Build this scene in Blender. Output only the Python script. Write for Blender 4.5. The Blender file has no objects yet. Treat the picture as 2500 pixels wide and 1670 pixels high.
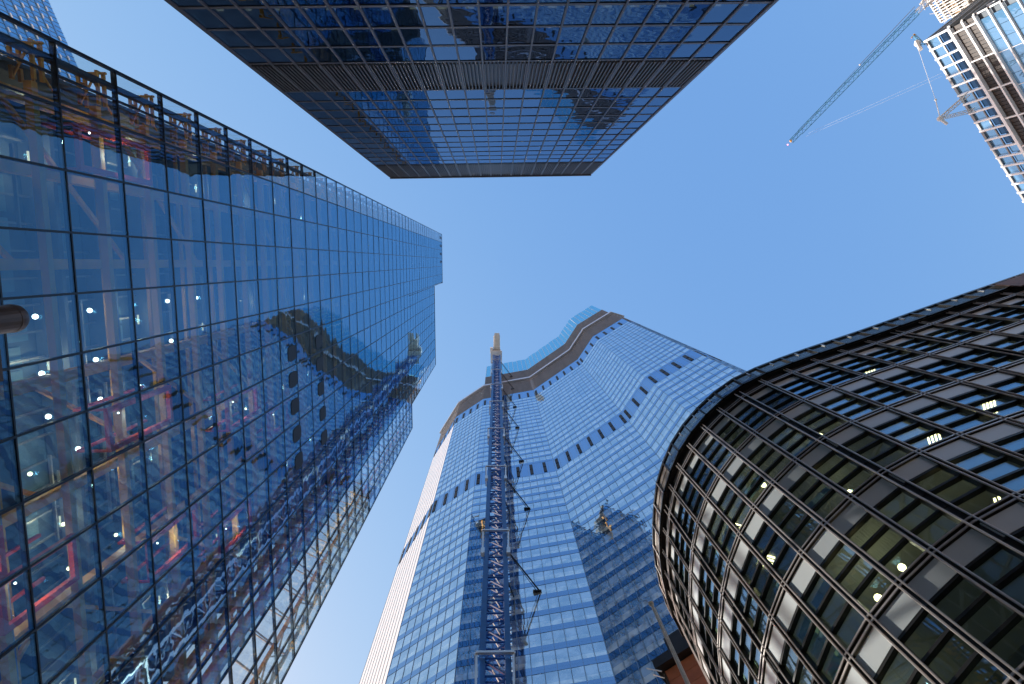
import bpy, math, random
from mathutils import Vector, Matrix
random.seed(7)
sc = bpy.context.scene
COL = sc.collection

# ------------------------------------------------------------------ camera
F_PX = 1528.0                       # focal length in pixels of the 2500 px wide photograph
cam_d = bpy.data.cameras.new('camera'); cam = bpy.data.objects.new('camera', cam_d); COL.objects.link(cam)
cam_d.sensor_width = 36.0; cam_d.lens = F_PX / 2500.0 * 36.0
cam_d.clip_start = 0.05; cam_d.clip_end = 4000
EYE = Vector((0, 0, 1.6))
# the zenith shows at pixel (1214, 640): derive the rotation
cz = Vector(((1214 - 1250) / F_PX, -(640 - 835) / F_PX, -1.0)).normalized()
vx = (Vector((1, 0, 0)) - cz * cz.x).normalized(); vy = cz.cross(vx)
R = Matrix((vx, vy, cz))            # camera space -> world space
cam.matrix_world = Matrix.Translation(EYE) @ R.to_4x4()
sc.camera = cam

# ------------------------------------------------------------------ sky, sun, exposure
SUN_AZ = 53.5                       # degrees from +Y towards -X
SUN_EL = 33.0
w = bpy.data.worlds.new('World'); sc.world = w; w.use_nodes = True
nt = w.node_tree; nt.nodes.clear()
sky = nt.nodes.new('ShaderNodeTexSky'); sky.sky_type = 'NISHITA'; sky.sun_disc = False
sky.sun_elevation = math.radians(SUN_EL); sky.sun_rotation = math.radians(-SUN_AZ)
sky.air_density = 1.0; sky.dust_density = 0.3; sky.ozone_density = 1.0
bg = nt.nodes.new('ShaderNodeBackground'); bg.inputs[1].default_value = 0.15
wo = nt.nodes.new('ShaderNodeOutputWorld')
# camera response of the photograph applied to the whole sky: a power and a gain per channel
EXPO = 0.6
sep = nt.nodes.new('ShaderNodeSeparateColor'); com = nt.nodes.new('ShaderNodeCombineColor'); nt.links.new(sky.outputs[0], sep.inputs[0])
for i, (pw_, ga) in enumerate(((1.12, 2.62), (.70, 1.44), (.24, 1.06))):
    a = nt.nodes.new('ShaderNodeMath'); a.operation = 'POWER'; a.inputs[1].default_value = pw_
    m = nt.nodes.new('ShaderNodeMath'); m.operation = 'MULTIPLY'; m.inputs[1].default_value = ga * .15 ** (pw_ - 1) / 2 ** EXPO
    nt.links.new(sep.outputs[i], a.inputs[0]); nt.links.new(a.outputs[0], m.inputs[0]); nt.links.new(m.outputs[0], com.inputs[i])
nt.links.new(com.outputs[0], bg.inputs[0]); nt.links.new(bg.outputs[0], wo.inputs[0])
sd = bpy.data.lights.new('sun', 'SUN'); sd.energy = 5.0; sd.angle = math.radians(0.5); sd.color = (1.0, 0.93, 0.84)
sun = bpy.data.objects.new('sun', sd); COL.objects.link(sun)
sdir = Vector((-math.sin(math.radians(SUN_AZ)) * math.cos(math.radians(SUN_EL)),
               math.cos(math.radians(SUN_AZ)) * math.cos(math.radians(SUN_EL)), math.sin(math.radians(SUN_EL))))
sun.rotation_euler = sdir.to_track_quat('Z', 'Y').to_euler()
sun.location = (-60, 60, 300)
sc.view_settings.view_transform = 'Standard'; sc.view_settings.look = 'None'
sc.view_settings.exposure = EXPO; sc.view_settings.gamma = 1.0; sc.view_settings.use_curve_mapping = False
sc.render.engine = 'CYCLES'
sc.cycles.use_denoising = True
sc.cycles.max_bounces = 9; sc.cycles.glossy_bounces = 6; sc.cycles.diffuse_bounces = 3
sc.cycles.transparent_max_bounces = 14; sc.cycles.transmission_bounces = 4
sc.cycles.sample_clamp_indirect = 12.0; sc.cycles.caustics_reflective = True; sc.cycles.blur_glossy = 0.1

# ------------------------------------------------------------------ helpers
def ray(px, py):
    return R @ Vector(((px - 1250) / F_PX, -(py - 835) / F_PX, -1.0))
def at(px, py, z):
    d = ray(px, py); return EYE + d * ((z - 1.6) / d.z)

class MB:
    def __init__(s): s.v = []; s.f = []
    def hexa(s, p):                 # 8 points: bottom ring then top ring
        b = len(s.v); s.v += [tuple(q) for q in p]
        s.f += [tuple(b + i for i in q) for q in ((0, 3, 2, 1), (4, 5, 6, 7), (0, 1, 5, 4), (1, 2, 6, 5), (2, 3, 7, 6), (3, 0, 4, 7))]
    def box(s, x0, x1, y0, y1, z0, z1):
        s.hexa([(x0, y0, z0), (x1, y0, z0), (x1, y1, z0), (x0, y1, z0), (x0, y0, z1), (x1, y0, z1), (x1, y1, z1), (x0, y1, z1)])
    def fbox(s, F, u0, u1, d0, d1, z0, z1):   # in a facade frame: u along, d outwards
        s.hexa([F.p(u0, d1, z0), F.p(u1, d1, z0), F.p(u1, d0, z0), F.p(u0, d0, z0), F.p(u0, d1, z1), F.p(u1, d1, z1), F.p(u1, d0, z1), F.p(u0, d0, z1)])
    def tpane(s, F, u0, u1, d, z0, z1, th, w):   # a pane set with a slight random tilt
        a = random.uniform(-w, w) * (u1 - u0) / 2; b = random.uniform(-w, w) * (z1 - z0) / 2
        c = [d - a - b, d + a - b, d - a + b, d + a + b]
        s.hexa([F.p(u0, c[0] + th, z0), F.p(u1, c[1] + th, z0), F.p(u1, c[1], z0), F.p(u0, c[0], z0), F.p(u0, c[2] + th, z1), F.p(u1, c[3] + th, z1), F.p(u1, c[3], z1), F.p(u0, c[2], z1)])
    def bar(s, a, b, r, n=4, r2=None):
        a = Vector(a); b = Vector(b); d = (b - a)
        if d.length < 1e-6: return
        d.normalize(); k = Vector((0, 0, 1)) if abs(d.z) < .9 else Vector((1, 0, 0))
        x = d.cross(k).normalized(); y = d.cross(x); r2 = r if r2 is None else r2
        o = len(s.v); off = math.pi / n
        for c, rr in ((a, r), (b, r2)):
            for i in range(n):
                t = off + 2 * math.pi * i / n; s.v.append(tuple(c + x * (math.cos(t) * rr) + y * (math.sin(t) * rr)))
        for i in range(n):
            j = (i + 1) % n; s.f.append((o + i, o + j, o + n + j, o + n + i))
        s.f.append(tuple(o + n - 1 - i for i in range(n))); s.f.append(tuple(o + n + i for i in range(n)))
    def prism(s, poly, z0, z1):
        o = len(s.v); n = len(poly)
        s.v += [(p[0], p[1], z0) for p in poly] + [(p[0], p[1], z1) for p in poly]
        for i in range(n):
            j = (i + 1) % n; s.f.append((o + i, o + j, o + n + j, o + n + i))
        s.f.append(tuple(o + n - 1 - i for i in range(n))); s.f.append(tuple(o + n + i for i in range(n)))
    def sphere(s, c, r, n=8, m=6):
        o = len(s.v)
        for i in range(m + 1):
            th = math.pi * i / m
            for j in range(n):
                ph = 2 * math.pi * j / n
                s.v.append((c[0] + r * math.sin(th) * math.cos(ph), c[1] + r * math.sin(th) * math.sin(ph), c[2] + r * math.cos(th)))
        for i in range(m):
            for j in range(n):
                k = (j + 1) % n; s.f.append((o + i * n + j, o + (i + 1) * n + j, o + (i + 1) * n + k, o + i * n + k))
    def mesh(s, name, m):
        me = bpy.data.meshes.new(name); me.from_pydata(s.v, [], s.f); me.materials.append(m); me.update(); return me
    def build(s, name, m, parent=None, **kw):
        return link(name, s.mesh(name, m), parent, **kw)

def link(name, me, parent=None, loc=None, rotz=0.0, tilt=None, label=None, kind=None):
    o = bpy.data.objects.new(name, me); COL.objects.link(o)
    off = BASE.get(parent.name, Vector((0, 0, 0))) if parent else Vector((0, 0, 0))
    if parent: o.parent = parent
    o.location = (Vector(loc) if loc is not None else Vector((0, 0, 0))) - off
    BASE[o.name] = Vector(loc) if loc is not None else Vector((0, 0, 0))
    if tilt: o.rotation_euler = (tilt[0], 0, rotz + tilt[1])
    else: o.rotation_euler = (0, 0, rotz)
    if label: o['label'] = label
    if kind: o['kind'] = kind
    return o
BASE = {}
def thing(name, loc, label, cat, group=None):
    o = bpy.data.objects.new(name, None); COL.objects.link(o); o.location = loc; BASE[o.name] = Vector(loc)
    o.empty_display_size = 1
    o['label'] = label; o['category'] = cat
    if group: o['group'] = group
    return o

class Face:                         # a vertical facade, outward side on the right of p0 -> p1
    def __init__(s, p0, p1):
        s.a = Vector((p0[0], p0[1])); s.b = Vector((p1[0], p1[1])); s.L = (s.b - s.a).length
        s.u = (s.b - s.a) / s.L; s.n = Vector((s.u.y, -s.u.x)); s.rot = math.atan2(s.u.y, s.u.x)
    def p(s, u, d, z):
        q = s.a + s.u * u + s.n * d; return Vector((q.x, q.y, z))

_pm = {}
def pane_mesh(wd, ht, th, m, name='pane'):
    k = (round(wd, 2), round(ht, 2), round(th, 3), m.name)
    if k not in _pm:
        b = MB(); b.box(-wd / 2, wd / 2, -th / 2, th / 2, -ht / 2, ht / 2); _pm[k] = b.mesh(name, m)
    return _pm[k]
def pane(F, u0, u1, z0, z1, d, m, parent, name='pane', th=.03, wob=.0016, label=None):
    return link(name, pane_mesh(u1 - u0, z1 - z0, th, m, name), parent, loc=F.p((u0 + u1) / 2, d, (z0 + z1) / 2), rotz=F.rot,
                tilt=(random.uniform(-wob, wob), random.uniform(-wob, wob)), label=label)

# ------------------------------------------------------------------ materials
def point_light(p, e, c, parent, r=.12):
    d = bpy.data.lights.new('point_glow', 'POINT'); d.energy = e; d.color = c; d.shadow_soft_size = r
    o = bpy.data.objects.new('point_glow', d); COL.objects.link(o); o.parent = parent; o.location = Vector(p) - BASE[parent.name]
def newmat(n):
    m = bpy.data.materials.new(n); m.use_nodes = True; m.node_tree.nodes.clear(); return m, m.node_tree
def rgb(c): return (c[0], c[1], c[2], 1)
def solid(name, c, rough=.5, metal=0., var=.12, scale=.6, spec=.5, bump=0., streak=False):
    m, t = newmat(name); N = t.nodes; L = t.links
    p = N.new('ShaderNodeBsdfPrincipled'); o = N.new('ShaderNodeOutputMaterial'); L.new(p.outputs[0], o.inputs[0])
    p.inputs['Roughness'].default_value = rough; p.inputs['Metallic'].default_value = metal
    p.inputs['Specular IOR Level'].default_value = spec
    g = N.new('ShaderNodeNewGeometry'); nz = N.new('ShaderNodeTexNoise'); nz.inputs['Scale'].default_value = scale; nz.inputs['Detail'].default_value = 6
    if streak:
        mp = N.new('ShaderNodeMapping'); mp.inputs['Scale'].default_value = (1, 1, .12); L.new(g.outputs['Position'], mp.inputs[0]); L.new(mp.outputs[0], nz.inputs['Vector'])
    else: L.new(g.outputs['Position'], nz.inputs['Vector'])
    r = N.new('ShaderNodeValToRGB'); L.new(nz.outputs[0], r.inputs[0])
    r.color_ramp.elements[0].position = .3; r.color_ramp.elements[1].position = .7
    r.color_ramp.elements[0].color = rgb([x * (1 - var) for x in c]); r.color_ramp.elements[1].color = rgb([min(1, x * (1 + var)) for x in c])
    L.new(r.outputs[0], p.inputs['Base Color'])
    if bump:
        b = N.new('ShaderNodeBump'); b.inputs['Strength'].default_value = 1; b.inputs['Distance'].default_value = bump
        n2 = N.new('ShaderNodeTexNoise'); n2.inputs['Scale'].default_value = 12; L.new(g.outputs['Position'], n2.inputs['Vector'])
        L.new(n2.outputs[0], b.inputs['Height']); L.new(b.outputs[0], p.inputs['Normal'])
    return m
def glass(name, tint, f0, back, transparent=True, power=3.0, rough=.01, wave=.010, wscale=.45, fmax=1.0, cell=None):
    """window glass: a mirror layer that grows towards grazing angles over a tinted see-through or opaque back"""
    m, t = newmat(name); N = t.nodes; L = t.links
    o = N.new('ShaderNodeOutputMaterial'); mix = N.new('ShaderNodeMixShader'); L.new(mix.outputs[0], o.inputs[0])
    g = N.new('ShaderNodeNewGeometry')
    nz = N.new('ShaderNodeTexNoise'); nz.inputs['Scale'].default_value = wscale; nz.inputs['Detail'].default_value = 1.5; L.new(g.outputs['Position'], nz.inputs['Vector'])
    b = N.new('ShaderNodeBump'); b.inputs['Strength'].default_value = 1; b.inputs['Distance'].default_value = wave; L.new(nz.outputs[0], b.inputs['Height'])
    lw = N.new('ShaderNodeLayerWeight'); lw.inputs[0].default_value = .5
    pw = N.new('ShaderNodeMath'); pw.operation = 'POWER'; L.new(lw.outputs['Facing'], pw.inputs[0]); pw.inputs[1].default_value = power
    mr = N.new('ShaderNodeMapRange'); L.new(pw.outputs[0], mr.inputs[0]); mr.inputs[3].default_value = f0; mr.inputs[4].default_value = fmax
    gl = N.new('ShaderNodeBsdfGlossy'); gl.inputs['Roughness'].default_value = rough; gl.inputs['Color'].default_value = rgb(tint); L.new(b.outputs[0], gl.inputs['Normal'])
    if transparent:
        bk = N.new('ShaderNodeBsdfTransparent'); bk.inputs[0].default_value = rgb(back)
    else:
        bk = N.new('ShaderNodeBsdfDiffuse'); bk.inputs[0].default_value = rgb(back)
        if cell:
            n2 = N.new('ShaderNodeTexNoise'); n2.inputs['Scale'].default_value = cell; n2.inputs['Detail'].default_value = 3; L.new(g.outputs['Position'], n2.inputs['Vector'])
            r = N.new('ShaderNodeValToRGB'); L.new(n2.outputs[0], r.inputs[0]); r.color_ramp.elements[0].position = .38; r.color_ramp.elements[1].position = .62
            r.color_ramp.elements[0].color = rgb([x * .4 for x in back]); r.color_ramp.elements[1].color = rgb([min(1, x * 1.6) for x in back]); L.new(r.outputs[0], bk.inputs[0])
    L.new(mr.outputs[0], mix.inputs[0]); L.new(bk.outputs[0], mix.inputs[1]); L.new(gl.outputs[0], mix.inputs[2])
    return m
def emit(name, c, s):
    m, t = newmat(name); e = t.nodes.new('ShaderNodeEmission'); e.inputs[0].default_value = rgb(c); e.inputs[1].default_value = s
    o = t.nodes.new('ShaderNodeOutputMaterial'); t.links.new(e.outputs[0], o.inputs[0]); return m

M = {}
M['lead_glass'] = glass('blue vision glass', (.37, .64, .84), .08, (.76, .90, .94), power=3.0, wave=.007, wscale=.7)
M['clear_screen'] = glass('clear screen glass', (.8, .92, 1.0), .05, (.92, .97, .985), power=4)
M['dark_glass'] = glass('dark tower glass', (.32, .46, .66), .10, (.30, .36, .38), power=2.7, wave=.016, wscale=.5)
M['bish_pane'] = glass('blue pane', (.80, .92, 1.0), .42, (.28, .40, .50), False, power=1.8, wave=.006, cell=.5)
M['bish_blind'] = glass('pale pane with blind', (.78, .93, 1.0), .42, (.50, .62, .70), False, power=1.8, wave=.006, cell=.5)
M['bish_spandrel'] = glass('blue spandrel glass', (.48, .66, .90), .40, (.03, .08, .16), False, power=1.8, wave=.004)
M['painted_glare'] = solid('white fritted glass', (.86, .86, .85), .28, 0, .04, spec=.9)  # sun glare on the left facet's glass, put into a plain white colour
M['teal_glass'] = glass('teal crown glass', (.6, .95, 1.0), .12, (.30, .66, .78), power=3)
M['curve_glass'] = glass('bronze framed glass', (.52, .76, 1.0), .14, (.84, .91, .87), power=3.2, wave=.004, wscale=.8)
M['white_glass'] = glass('finned tower glass', (.50, .76, 1.0), .42, (.12, .26, .42), False, power=2.2, wave=.02)
M['far_glass'] = glass('far tower glass', (.45, .75, 1.0), .55, (.02, .08, .20), False, power=2.2, wave=.006)
M['black_metal'] = solid('black metal', (.018, .019, .024), .38, .3, .2)
M['mullion_dark'] = solid('dark anodised mullion', (.15, .13, .13), .42, .35, .15, streak=True)
M['louvre_dark'] = solid('dark louvre', (.13, .115, .112), .42, .35, .15, streak=True)
M['bronze'] = solid('dark bronze', (.045, .038, .034), .36, .55, .2)
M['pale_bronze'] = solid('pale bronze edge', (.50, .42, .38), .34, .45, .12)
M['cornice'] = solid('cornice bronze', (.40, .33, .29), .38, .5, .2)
M['panel_white'] = solid('white spandrel panel', (.54, .54, .54), .3, 0, .05)
M['bish_louvre'] = solid('brown grey louvre', (.19, .17, .155), .5, .2, .15, streak=True)
M['louvre_black'] = solid('black brown louvre', (.04, .033, .03), .5, .3, .2)
M['silver'] = solid('silver ledge', (.55, .56, .60), .35, .4, .08)
M['bish_mullion'] = solid('blue grey mullion', (.22, .30, .38), .35, .3, .1)
M['vent_dark'] = solid('dark vent', (.012, .013, .016), .6, 0, .2)
M['yellow'] = solid('ochre painted steel', (.78, .36, .04), .5, 0, .15)
M['orange'] = solid('orange painted steel', (.85, .42, .08), .5, 0, .12)
M['red'] = solid('red painted steel', (.85, .09, .04), .45, 0, .12)
M['core'] = solid('core cladding', (.10, .14, .18), .6, 0, .4, scale=.25)
M['core_panel'] = solid('core panel', (.15, .24, .29), .55, 0, .25, scale=.3)
M['slab'] = solid('slab edge', (.13, .15, .17), .7, 0, .2)
M['interior'] = solid('interior dark', (.05, .05, .055), .8, 0, .4, scale=.4)
M['ceiling'] = solid('ceiling tiles', (.42, .43, .38), .8, 0, .12)
M['office_wall'] = solid('office wall', (.17, .18, .14), .8, 0, .5, scale=.35)
M['blind'] = solid('fabric blind', (.50, .58, .58), .85, 0, .15)
M['green_blind'] = solid('green fabric blind', (.46, .56, .34), .85, 0, .15)
M['crane_blue'] = solid('blue crane paint', (.004, .075, .30), .40, 0, .15, spec=.5)
M['jib_blue'] = solid('pale blue crane paint', (.08, .27, .42), .4, .1, .2)
M['steel_white'] = solid('white painted steel', (.74, .72, .68), .4, 0, .1)
M['galv'] = solid('galvanised steel', (.62, .60, .57), .3, .6, .12)
M['fin_white'] = solid('white fin', (.88, .88, .88), .4, 0, .06)
M['concrete'] = solid('concrete', (.34, .31, .27), .85, 0, .25, bump=.01)
M['insul'] = solid('brown insulation', (.30, .19, .10), .9, 0, .5, scale=.9)
M['terracotta'] = solid('terracotta cladding', (.36, .125, .06), .6, 0, .15, scale=1.5, bump=.002)
M['brown_soffit'] = solid('brown soffit board', (.17, .085, .07), .6, 0, .2, scale=2)
M['lampbrown'] = solid('brown lamp paint', (.16, .105, .08), .45, .3, .2, scale=6)
M['rope'] = solid('flagpole paint', (.62, .58, .50), .5, 0, .15, scale=8)
M['paving'] = solid('stone paving', (.26, .25, .23), .85, 0, .2, scale=1.2, bump=.004)
M['asphalt'] = solid('asphalt', (.05, .05, .052), .9, 0, .2, scale=3, bump=.004)
M['lamp_warm'] = emit('warm lamp', (1.0, .86, .45), 5.0)
M['lamp_white'] = emit('white lamp', (1.0, .97, .85), 6.0)
M['lamp_strip'] = emit('ceiling strip', (1.0, .82, .52), .8)
M['red_light'] = emit('red light', (1.0, .25, .3), 3.0)
M['grey_metal'] = solid('grey facade metal', (.30, .29, .28), .45, .4, .15)

# ------------------------------------------------------------------ ground
g = MB(); g.box(-900, 900, -900, 900, -.5, 0); g.build('ground', M['paving'], kind='structure')
g = MB(); g.box(-14, 6, 24, 33, .004, .008); g.box(-300, 300, 33.5, 40.5, .004, .008); g.build('road', M['asphalt'], kind='structure')

# ================================================================== 1. blue glass tower on the left
X0 = -19.0; CW = 2.71; YA = -9.44; FH = 4.32; ZB = 30.35
F1 = Face((X0, YA), (X0, 36.6))
T = thing('glass_tower', (-19, 8, 0), 'huge blue glass tower on the left with orange steel frames behind its panes', 'skyscraper')
zs = [ZB + FH * k for k in range(-7, 45)]
def top_of(y):                      # roof height over the facade
    return 219.5 if y < 7.2 else (191.5 if y < 31.2 else 137.5)
ncol = 17
cells = []
for k in range(len(zs) - 1):
    for c in range(ncol):
        u0 = c * CW; y = YA + u0 + CW / 2
        if zs[k] < top_of(y) - 1: cells.append((zs[k], u0, min(u0 + CW, 46.04), min(zs[k + 1], top_of(y))))
vis = [c for c in cells if c[0] >= 25.5]; vis.sort()
big = vis[:290]; bigset = set(big)
vents = {}
for (y, z) in ((8.35, 59.3), (10.8, 59.3), (13.4, 59.5), (16.1, 59.7), (18.8, 59.9), (8.35, 68.0), (10.8, 68.0), (13.5, 68.2), (16.3, 68.5), (19.0, 68.7)):
    vents[(y, z)] = 1
for c in big:
    u0, u1 = c[1] + .04, c[2] - .04; m = M['clear_screen'] if c[1] < .1 or c[1] > 37.9 else M['lead_glass']
    pane(F1, u0, u1, c[0] + .05, c[3] - .05, 0, m, T, wob=.0045)
rest = MB(); rest_c = MB()
for c in cells:
    if c in bigset: continue
    b = rest_c if (c[1] < .1 or c[1] > 37.9) else rest
    b.tpane(F1, c[1] + .04, c[2] - .04, -.015, c[0] + .05, c[3] - .05, .03, .005)
rest.build('pane', M['lead_glass'], T, kind='stuff'); rest_c.build('pane', M['clear_screen'], T, kind='stuff')
for i in range(ncol + 1):           # vertical joints
    u = min(i * CW, 46.04); y = YA + u; zt = max(top_of(y - .3), top_of(y + .3)) if i < ncol else 137.5
    b = MB(); wd = .05 if i not in (0,) else .06
    b.fbox(F1, u - wd, u + wd, -.16, .05, 4, zt); b.build('mullion', M['black_metal'], T)
b = MB(); b.fbox(F1, 16.6, 16.72, -.2, .06, 137, 191.5); b.build('mullion', M['black_metal'], T)
for z in zs:                        # storey joints
    ye = 46.04
    if z > 137.5: ye = 40.64
    if z > 191.5: ye = 16.6
    if z > 219: continue
    b = MB(); b.fbox(F1, 0, ye, -.22, .04, z - .045, z + .045); b.build('transom', M['black_metal'], T)
for (y0, y1, z) in ((YA, 7.2, 219.5), (7.2, 31.2, 191.5), (31.2, 36.6, 137.5)):
    b = MB(); b.box(X0 - .3, X0 + .06, y0, y1, z, z + .4); b.build('parapet', M['black_metal'], T)
# horizontal steel behind every storey joint
for k, z in enumerate(zs):
    if z < 20 or z > 215: continue
    ye = 29.4 if z < 136 else (30.8 if z < 190 else 6.8)
    b = MB(); b.box(X0 - .95, X0 - .6, -7.6, ye, z - .75, z - .40); b.build('orange_beam', M['orange'], T)
    b = MB(); b.box(X0 - 4.9, X0 - 3.3, -7.5, min(ye, 29.4), z - .32, z - .02); b.build('floor_slab', M['slab'], T)
# core wall behind, split in storey-high panels with lift shafts and windows
core = MB(); core.box(-44, -24.0, -8.2, 7, 0, 217); core.box(-24.0, -20.0, -8.3, -8.15, 0, 217); core.box(-44, -24.0, 7, 29.5, 0, 189)
core.build('core', M['core'], T)
for k, z in enumerate(zs):
    if z < 20 or z > 180: continue
    b = MB(); b.box(X0 - 2.75, X0 - 2.55, -8.0, 29.4, z - 2.3, z - 2.12); b.build('ochre_beam', M['yellow'], T)
    b = MB(); b.box(X0 - 1.5, X0 - 1.38, -8.0, 29.4, z + .55, z + .64); b.build('handrail', M['yellow'] if k % 2 else M['grey_metal'], T)
pn = MB()
for k, z in enumerate(zs[:-1]):
    if z < 16: continue
    yy = -6.2
    while yy < 27:
        wdt = random.choice((1.9, 2.5, 3.9)); top = top_of(yy) - 6
        if z < top and random.random() < .78:
            h = random.choice((2.4, 3.0, 3.4)); zz = z + .5
            if random.random() < .45:
                pn.box(-24.0, -23.92, yy + .1, yy + wdt * .5 - .1, zz, zz + h); pn.box(-24.0, -23.92, yy + wdt * .5 + .05, yy + wdt - .15, zz, zz + h)
            else: pn.box(-24.0, -23.90, yy + .15, yy + wdt - .15, zz, zz + h)
        yy += wdt
pn.build('core_panel', M['core_panel'], T, kind='stuff')
# ochre columns with cross arms
for i, y in enumerate((-7.3, -4.1, .1, 5.5, 10.9, 16.3, 21.8, 27.2, 29.8)):
    zt = top_of(y) - 3
    b = MB(); b.box(X0 - 2.35, X0 - 1.85, y - .25, y + .25, 3, zt)
    b.build('column', M['yellow'], T)
# inner purlins and services seen through the glass
sv = MB()
for k, z in enumerate(zs):
    if z < 20: continue
    for q in range(5):
        zz = z + .9 + q * .52
        y0 = random.uniform(-7, 24); ln = random.uniform(2, 8)
        if zz < top_of(y0 + ln) - 5: sv.box(X0 - 3.4, X0 - 3.25, y0, y0 + ln, zz, zz + .1)
for y in [ -6 + 1.35 * i for i in range(28)]:
    sv.box(X0 - 4.6, X0 - 4.5, y, y + .1, 8, top_of(y) - 8)
sv.build('service_pipe', M['grey_metal'], T, kind='stuff')
yl = MB()
for k in range(0, 44, 2):
    z = ZB + FH * (k - 2)
    for (y0, y1) in ((-7.3, .1), (5.5, 10.9), (16.3, 21.8), (21.8, 27.2)):
        if z + 9 < top_of(y1) and random.random() < .8:
            yl.bar((X0 - 2.6, y0, z), (X0 - 2.6, y1, z + FH * 2), .14)
            if random.random() < .4: yl.bar((X0 - 2.6, y1, z), (X0 - 2.6, y0, z + FH * 2), .14)
yl.build('brace', M['yellow'], T, kind='stuff')
# red rectangular lift frames
for (y0, y1, z0, z1) in ((-6.9, -4.6, 34.4, 41.0), (7.8, 10.2, 34.9, 41.5), (10.5, 13.1, 49.5, 55.6), (16.6, 19.2, 37.7, 43.8), (13.3, 15.7, 26.8, 31.6), (11.0, 13.2, 22.6, 27.3), (19.8, 22.2, 47, 53), (13.6, 16.0, 58, 63.5)):
    kf = 19.4 / 21; y0, y1, z0, z1 = y0 * kf, y1 * kf, (z0 - 1.6) * kf + 1.6, (z1 - 1.6) * kf + 1.6
    b = MB(); t = .26; xa, xb = X0 - .52, X0 - .30
    b.box(xa, xb, y0, y0 + t, z0, z1); b.box(xa, xb, y1 - t, y1, z0, z1)
    b.box(xa, xb, y0 + t, y1 - t, z0, z0 + t); b.box(xa, xb, y0 + t, y1 - t, z1 - t, z1)
    b.box(X0 - 2.0, X0 - 1.85, y0, y0 + .14, z0, z1); b.box(X0 - 2.0, X0 - 1.85, y1 - .14, y1, z0, z1); b.box(X0 - 1.85, xa, y0, y0 + .12, z0, z0 + .12); b.box(X0 - 1.85, xa, y1 - .12, y1, z0, z0 + .12)
    b.build('red_frame', M['red'], T)
    b = MB(); b.sphere((0, 0, 0), .05, 8, 6); lp_ = Vector((X0 - .16, y0 + .35, z0 + .6)); link('frame_fill', b.mesh('frame_fill', M['lamp_white']), T, loc=lp_)  # light added at every red frame to brighten its front
    point_light((X0 - .12, (y0 + y1) / 2, (z0 + z1) / 2), 42, (1.0, .9, .75), T, .05)
for k in range(-2, 12, 2):  # made-up strips with point lights, added to brighten the steel behind the glass
    for y in (-5.5, 4.2, 13, 22):
        z = ZB + FH * k + 3.2 + random.uniform(-.3, .1); yy = y + random.uniform(-1, 1)
        b = MB(); b.box(-.05, .05, -.3, .3, 0, .04); link('fill_strip', b.mesh('fill_strip', M['lamp_strip']), T, loc=(X0 - 3.9, yy, z)); point_light((X0 - 3.7, yy, z - .25), 38, (1.0, .78, .48), T)
# round vents in the glass
for (y, z) in vents:
    b = MB(); n = 16; pts = []
    for i in range(n):
        a = 2 * math.pi * (i + .5) / n; cx, cy = math.cos(a), math.sin(a)
        pts.append((math.copysign(abs(cx) ** .5, cx) * .72, math.copysign(abs(cy) ** .5, cy) * 1.15))
    o = len(b.v); b.v += [(X0 + .05, y + p[0], z + p[1]) for p in pts] + [(X0 - .3, y + p[0], z + p[1]) for p in pts]
    b.f.append(tuple(range(n))); b.f += [((i + 1) % n, i, n + i, n + (i + 1) % n) for i in range(n)]
    b.build('vent', M['vent_dark'], T)
for y in (-8.1, -5.4, -2.7, -.1):
    for z in (212.6, 216.6):
        b = MB(); b.box(X0 - .2, X0 + .06, y - .42, y + .42, z - 1.0, z + 1.0); b.build('vent', M['vent_dark'], T)
# edge brackets holding the projecting screen at the near corner
for z in zs:
    if z < 22 or z > 216: continue
    b = MB()
    for xx in (X0 - .35, X0 - 1.25):
        b.box(xx - .07, xx + .07, -9.2, -7.6, z - .5, z - .34); b.box(xx - .07, xx + .07, -9.2, -7.6, z - 1.0, z - .86)
        for yy in (-9.2, -8.7, -8.2): b.box(xx - .05, xx + .05, yy, yy + .1, z - .86, z - .5)
    b.box(X0 - 1.6, X0 - .2, -9.25, -9.15, z - .5, z - .36); b.bar((X0 - .35, -9.15, z - .9), (X0 - 1.25, -7.7, z - .9), .06)
    b.bar((X0 - .9, -8.9, z - .4), (X0 - .9, -7.6, z + 1.0), .05)
    b.build('bracket', M['yellow'], T)
b = MB(); b.box(X0 - .55, X0 - .2, -8.85, -8.6, 10, 218); b.build('edge_rail', M['black_metal'], T)
b = MB(); b.box(X0 - .3, X0 - .15, -9.44 + 1.3, -9.44 + 1.4, 10, 218); b.build('edge_rail', M['black_metal'], T)
# open lattice bay at the lower right edge
for k in range(0, 32):
    z = ZB + FH * (k - 6)
    if z + FH > 137: break
    b = MB()
    b.bar((X0 - .8, 33.6, z), (X0 - .8, 36.4, z + FH), .09); b.bar((X0 - .8, 36.4, z), (X0 - .8, 33.6, z + FH), .09)
    b.bar((X0 - 3.8, 33.6, z), (X0 - .8, 36.4, z + .1), .07)
    b.bar((X0 - .8, 36.4, z), (X0 - 6, 36.4, z + FH), .08)
    b.build('lattice', M['grey_metal'], T)
for y in (33.6, 36.3):
    for x in (-.8, -6):
        b = MB(); b.box(X0 + x - .14, X0 + x + .14, y - .14, y + .14, 3, 137); b.build('column', M['yellow'] if y < 34 else M['grey_metal'], T)
rf = MB(); rf.box(-44, X0 - .4, -7.5, 7, 217.2, 217.8); rf.box(-44, X0 - .4, 7, 31, 189.2, 189.8); rf.build('roof', M['slab'], T)
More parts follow.
